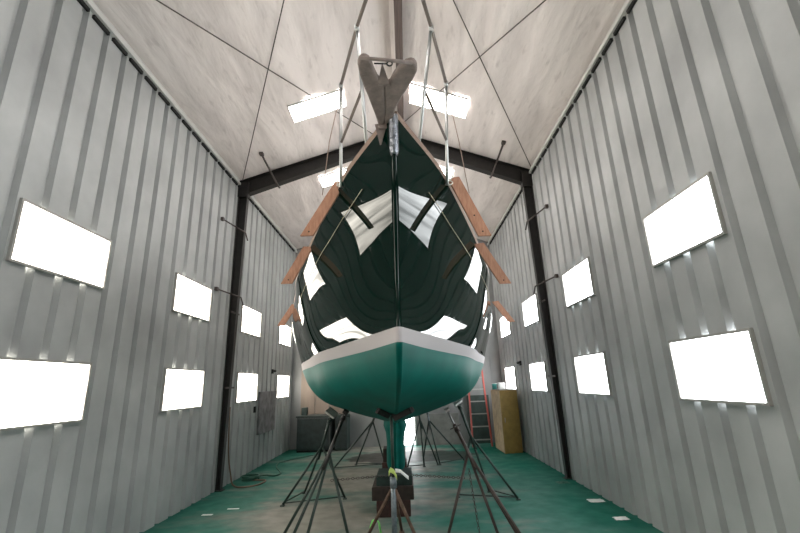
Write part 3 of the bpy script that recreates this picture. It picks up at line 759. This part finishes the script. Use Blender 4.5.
# yellow cabinet
t = thing('tall_cabinet', (2.3, 10.4, 0), 'tall mustard yellow cabinet with a worn tan side against the right wall', 'cabinet')
P0, P1, P2 = V(2.12, 10.95, 0), V(2.14, 10.08, 0), V(2.56, 10.15, 0); P3 = P0 + (P2-P1); P3.x = min(P3.x, 2.60); H = 1.36
mb = MB(); vs = [p + V(0, 0, z) for z in (.0, H) for p in (P0, P1, P2, P3)]
mb.add(vs, [(0,3,2,1),(4,5,6,7),(0,1,5,4),(1,2,6,5),(2,3,7,6),(3,0,4,7)]); mb.build('body', 'yellow', t, bevel=.006)
n = V(-1, -.11, 0).normalized()
mb = MB(); q0, q1 = P0 + n*.012, P1 + n*.012
mb.add([P0+n*.001+V(0,0,.02), P1+n*.001+V(0,0,.02), P1+n*.001+V(0,0,H-.01), P0+n*.001+V(0,0,H-.01), q0+V(0,0,.02), q1+V(0,0,.02), q1+V(0,0,H-.01), q0+V(0,0,H-.01)],
       [(0,1,2,3),(7,6,5,4),(0,4,5,1),(1,5,6,2),(2,6,7,3),(3,7,4,0)]); tag(mb.build('side_panel', 'yellow_light', t), 'worn tan side panel')
mb = MB(); f = V(.16, -1, 0).normalized(); mb.add([P1+f*a+d+V(0,0,z) for a in (.001, .014) for d, z in ((V(.02,.003,0), .05), (V(.40,.065,0), .05), (V(.40,.065,0), H-.05), (V(.02,.003,0), H-.05))],
       [(3,2,1,0),(4,5,6,7),(0,1,5,4),(1,2,6,5),(2,3,7,6),(3,0,4,7)]); d_ = mb.build('door', 'yellow', t)
mb = MB().tube([P1+f*.03+V(.06,.01,.66), P1+f*.03+V(.06,.01,.76)], .007, 8); mb.build('handle', 'rung', d_)
MB().box((2.15, 10.17, H), (2.55, 10.9, H+.02)).build('top', 'ply_grey', t, bevel=.004)
t = thing('paint_can', (2.18, 10.78, H+.02), 'small teal can standing on top of the tall yellow cabinet', 'can')
MB().tube([(2.18, 10.78, H+.02), (2.18, 10.78, H+.15)], .058, 20).build('body', 'teal_item', t); MB().tube([(2.18, 10.78, H+.15), (2.18, 10.78, H+.162)], .06, 20).build('lid', 'cabin', t)
tag(MB().box((2.26, 10.6, H+.02), (2.40, 10.78, H+.17)).build('small_box', 'cabin', bevel=.01), 'small pale box beside the teal can on the yellow cabinet', 'box')
# mottled sheet on left wall, between windows
tag(MB().box((XL+.008, 9.28, .66), (XL+.045, 10.40, 1.53)).build('metal_sheet', 'panel', bevel=.004), 'mottled grey sheet hanging on the left wall below the windows', 'panel')
def wall_light(x, s, y, z, label):
    t = thing('wall_lamp', (x, y, z), label, 'lamp')
    MB().box((min(x+s*.002, x+s*.03), y-.05, z-.05), (max(x+s*.002, x+s*.03), y+.05, z+.05)).build('base', 'black', t, bevel=.004)
    MB().tube([(x+s*.03, y, z+.02), (x+s*.09, y-.03, z+.0)], [.018, .032], 12).build('lamp_head', 'steel_dark', t)
    MB().tube([(x+s*.03, y+.06, z-.02), (x+s*.08, y+.06, z-.02)], .016, 12).build('bulb', 'cabin', t)
wall_light(XL, 1, 10.15, 1.98, 'small dark fixture on the left wall between the window rows')
wall_light(XR, -1, 9.77, 1.95, 'small dark fixture on the right wall between the window rows')
tag(MB().box((XL+.003, 9.03, 1.12), (XL+.035, 9.11, 1.24)).build('outlet_box', 'black', bevel=.004), 'small dark outlet box beside the mottled sheet on the left wall', 'outlet')
# hose: hangs beside left column, loops on the floor
def smooth(pts, n=6):
    pts = [Vector(p) for p in pts]; out = []
    for i in range(len(pts)-1):
        p0, p1, p2, p3 = pts[max(i-1,0)], pts[i], pts[i+1], pts[min(i+2, len(pts)-1)]
        for k in range(n):
            t = k/n; out.append(.5*((2*p1) + (p2-p0)*t + (2*p0-5*p1+4*p2-p3)*t*t + (3*p1-p0-3*p2+p3)*t**3))
    return out + [pts[-1]]
tag(MB().tube(smooth([(-3.16, 7.72, 1.3), (-3.16, 7.74, .9), (-3.15, 7.78, .5), (-3.12, 7.85, .18), (-3.04, 7.78, .03), (-2.85, 7.66, .014), (-2.62, 7.8, .014), (-2.6, 8.15, .014), (-2.85, 8.2, .014), (-3.0, 8.4, .014)]), .013, 8).build('hose', 'hose'), 'rust-brown hose hanging beside the left column and curling onto the floor', 'hose')
def coil():
    pts = []
    for i in range(64):
        a = 2*PI*i/16; r = .13 + .012*math.sin(i*.7); pts.append((-2.92 + r*1.1*math.cos(a), 8.28 + r*1.25*math.sin(a), .014 + .016*(i/16)))
    pts += [(-2.70, 8.5, .03), (-2.55, 8.5, .015), (-2.50, 8.75, .014), (-2.75, 9.3, .014), (-2.88, 9.9, .014), (-2.6, 10.4, .014), (-2.2, 10.9, .014)]
    return pts
tag(MB().tube(smooth(coil(), 2), .012, 7).build('hose', 'hose_green'), 'dark green hose coiled on the floor by the left wall with a tail running back', 'hose')
# scraps
def rag(c, r, label, mat='tape_white', seed=1):
    rnd = random.Random(seed); mb = MB(); n = 9; rows = []
    for i in range(n):
        row = []
        for j in range(n):
            u, w = i/(n-1)-.5, j/(n-1)-.5; h = .006 + max(0, (.5-math.hypot(u, w)))*r*.55*rnd.uniform(.3, 1)
            row.append((c[0] + u*2*r*rnd.uniform(.85, 1.1), c[1] + w*1.6*r*rnd.uniform(.85, 1.1), h))
        rows.append(row)
    mb.grid(rows, False); o = mb.build('cloth_rag', mat); tag(o, label, 'rag')
rag((2.46, 6.2), .10, 'crumpled white rag on the floor against the right wall', seed=3)
rag((2.42, 5.45), .08, 'crumpled white rag on the floor at the lower right', seed=5)
rag((2.40, 7.25), .10, 'flat dark rag on the floor beside the foot of the right column', 'hose_green', 8)
tag(MB().box((-2.80, 6.15, .001), (-2.66, 6.20, .004)).build('paper_scrap', 'tape_white'), 'small white paper scrap on the floor, nearer the lower left corner', 'paper')
tag(MB().box((-2.56, 6.40, .001), (-2.40, 6.44, .004)).build('paper_scrap', 'tape_white'), 'small white paper scrap on the floor, right of the other scrap', 'paper')

# ------------------------------------------------------------------ light and camera
w = bpy.data.worlds.new('World'); sc.world = w; w.use_nodes = True
w.node_tree.nodes['Background'].inputs[0].default_value = (.75, .85, 1, 1); w.node_tree.nodes['Background'].inputs[1].default_value = 1
cam = bpy.data.cameras.new('camera'); co = bpy.data.objects.new('camera', cam); COL.objects.link(co); sc.camera = co
F_, PITCH, ROLL, YAW = 413.9, .2750, -.0363, -.0062
cam.sensor_fit = 'HORIZONTAL'; cam.sensor_width = 36; cam.lens = F_*36/800; cam.clip_start = .05
cp, sp, cy, sy = math.cos(PITCH), math.sin(PITCH), math.cos(YAW), math.sin(YAW)
Fv = V(sy*cp, cy*cp, sp); R0 = V(cy, -sy, 0); U0 = R0.cross(Fv)
Rv = math.cos(ROLL)*R0 + math.sin(ROLL)*U0; Uv = -math.sin(ROLL)*R0 + math.cos(ROLL)*U0
co.matrix_world = Matrix(((Rv.x, Uv.x, -Fv.x, 0), (Rv.y, Uv.y, -Fv.y, 0), (Rv.z, Uv.z, -Fv.z, 1.6), (0, 0, 0, 1)))
sc.view_settings.view_transform = 'Standard'; sc.view_settings.look = 'None'; sc.view_settings.gamma = 1
sc.view_settings.use_curve_mapping = False; sc.view_settings.exposure = .5
sc.cycles.use_denoising = True
sc.cycles.max_bounces = 10; sc.cycles.diffuse_bounces = 5; sc.cycles.glossy_bounces = 4
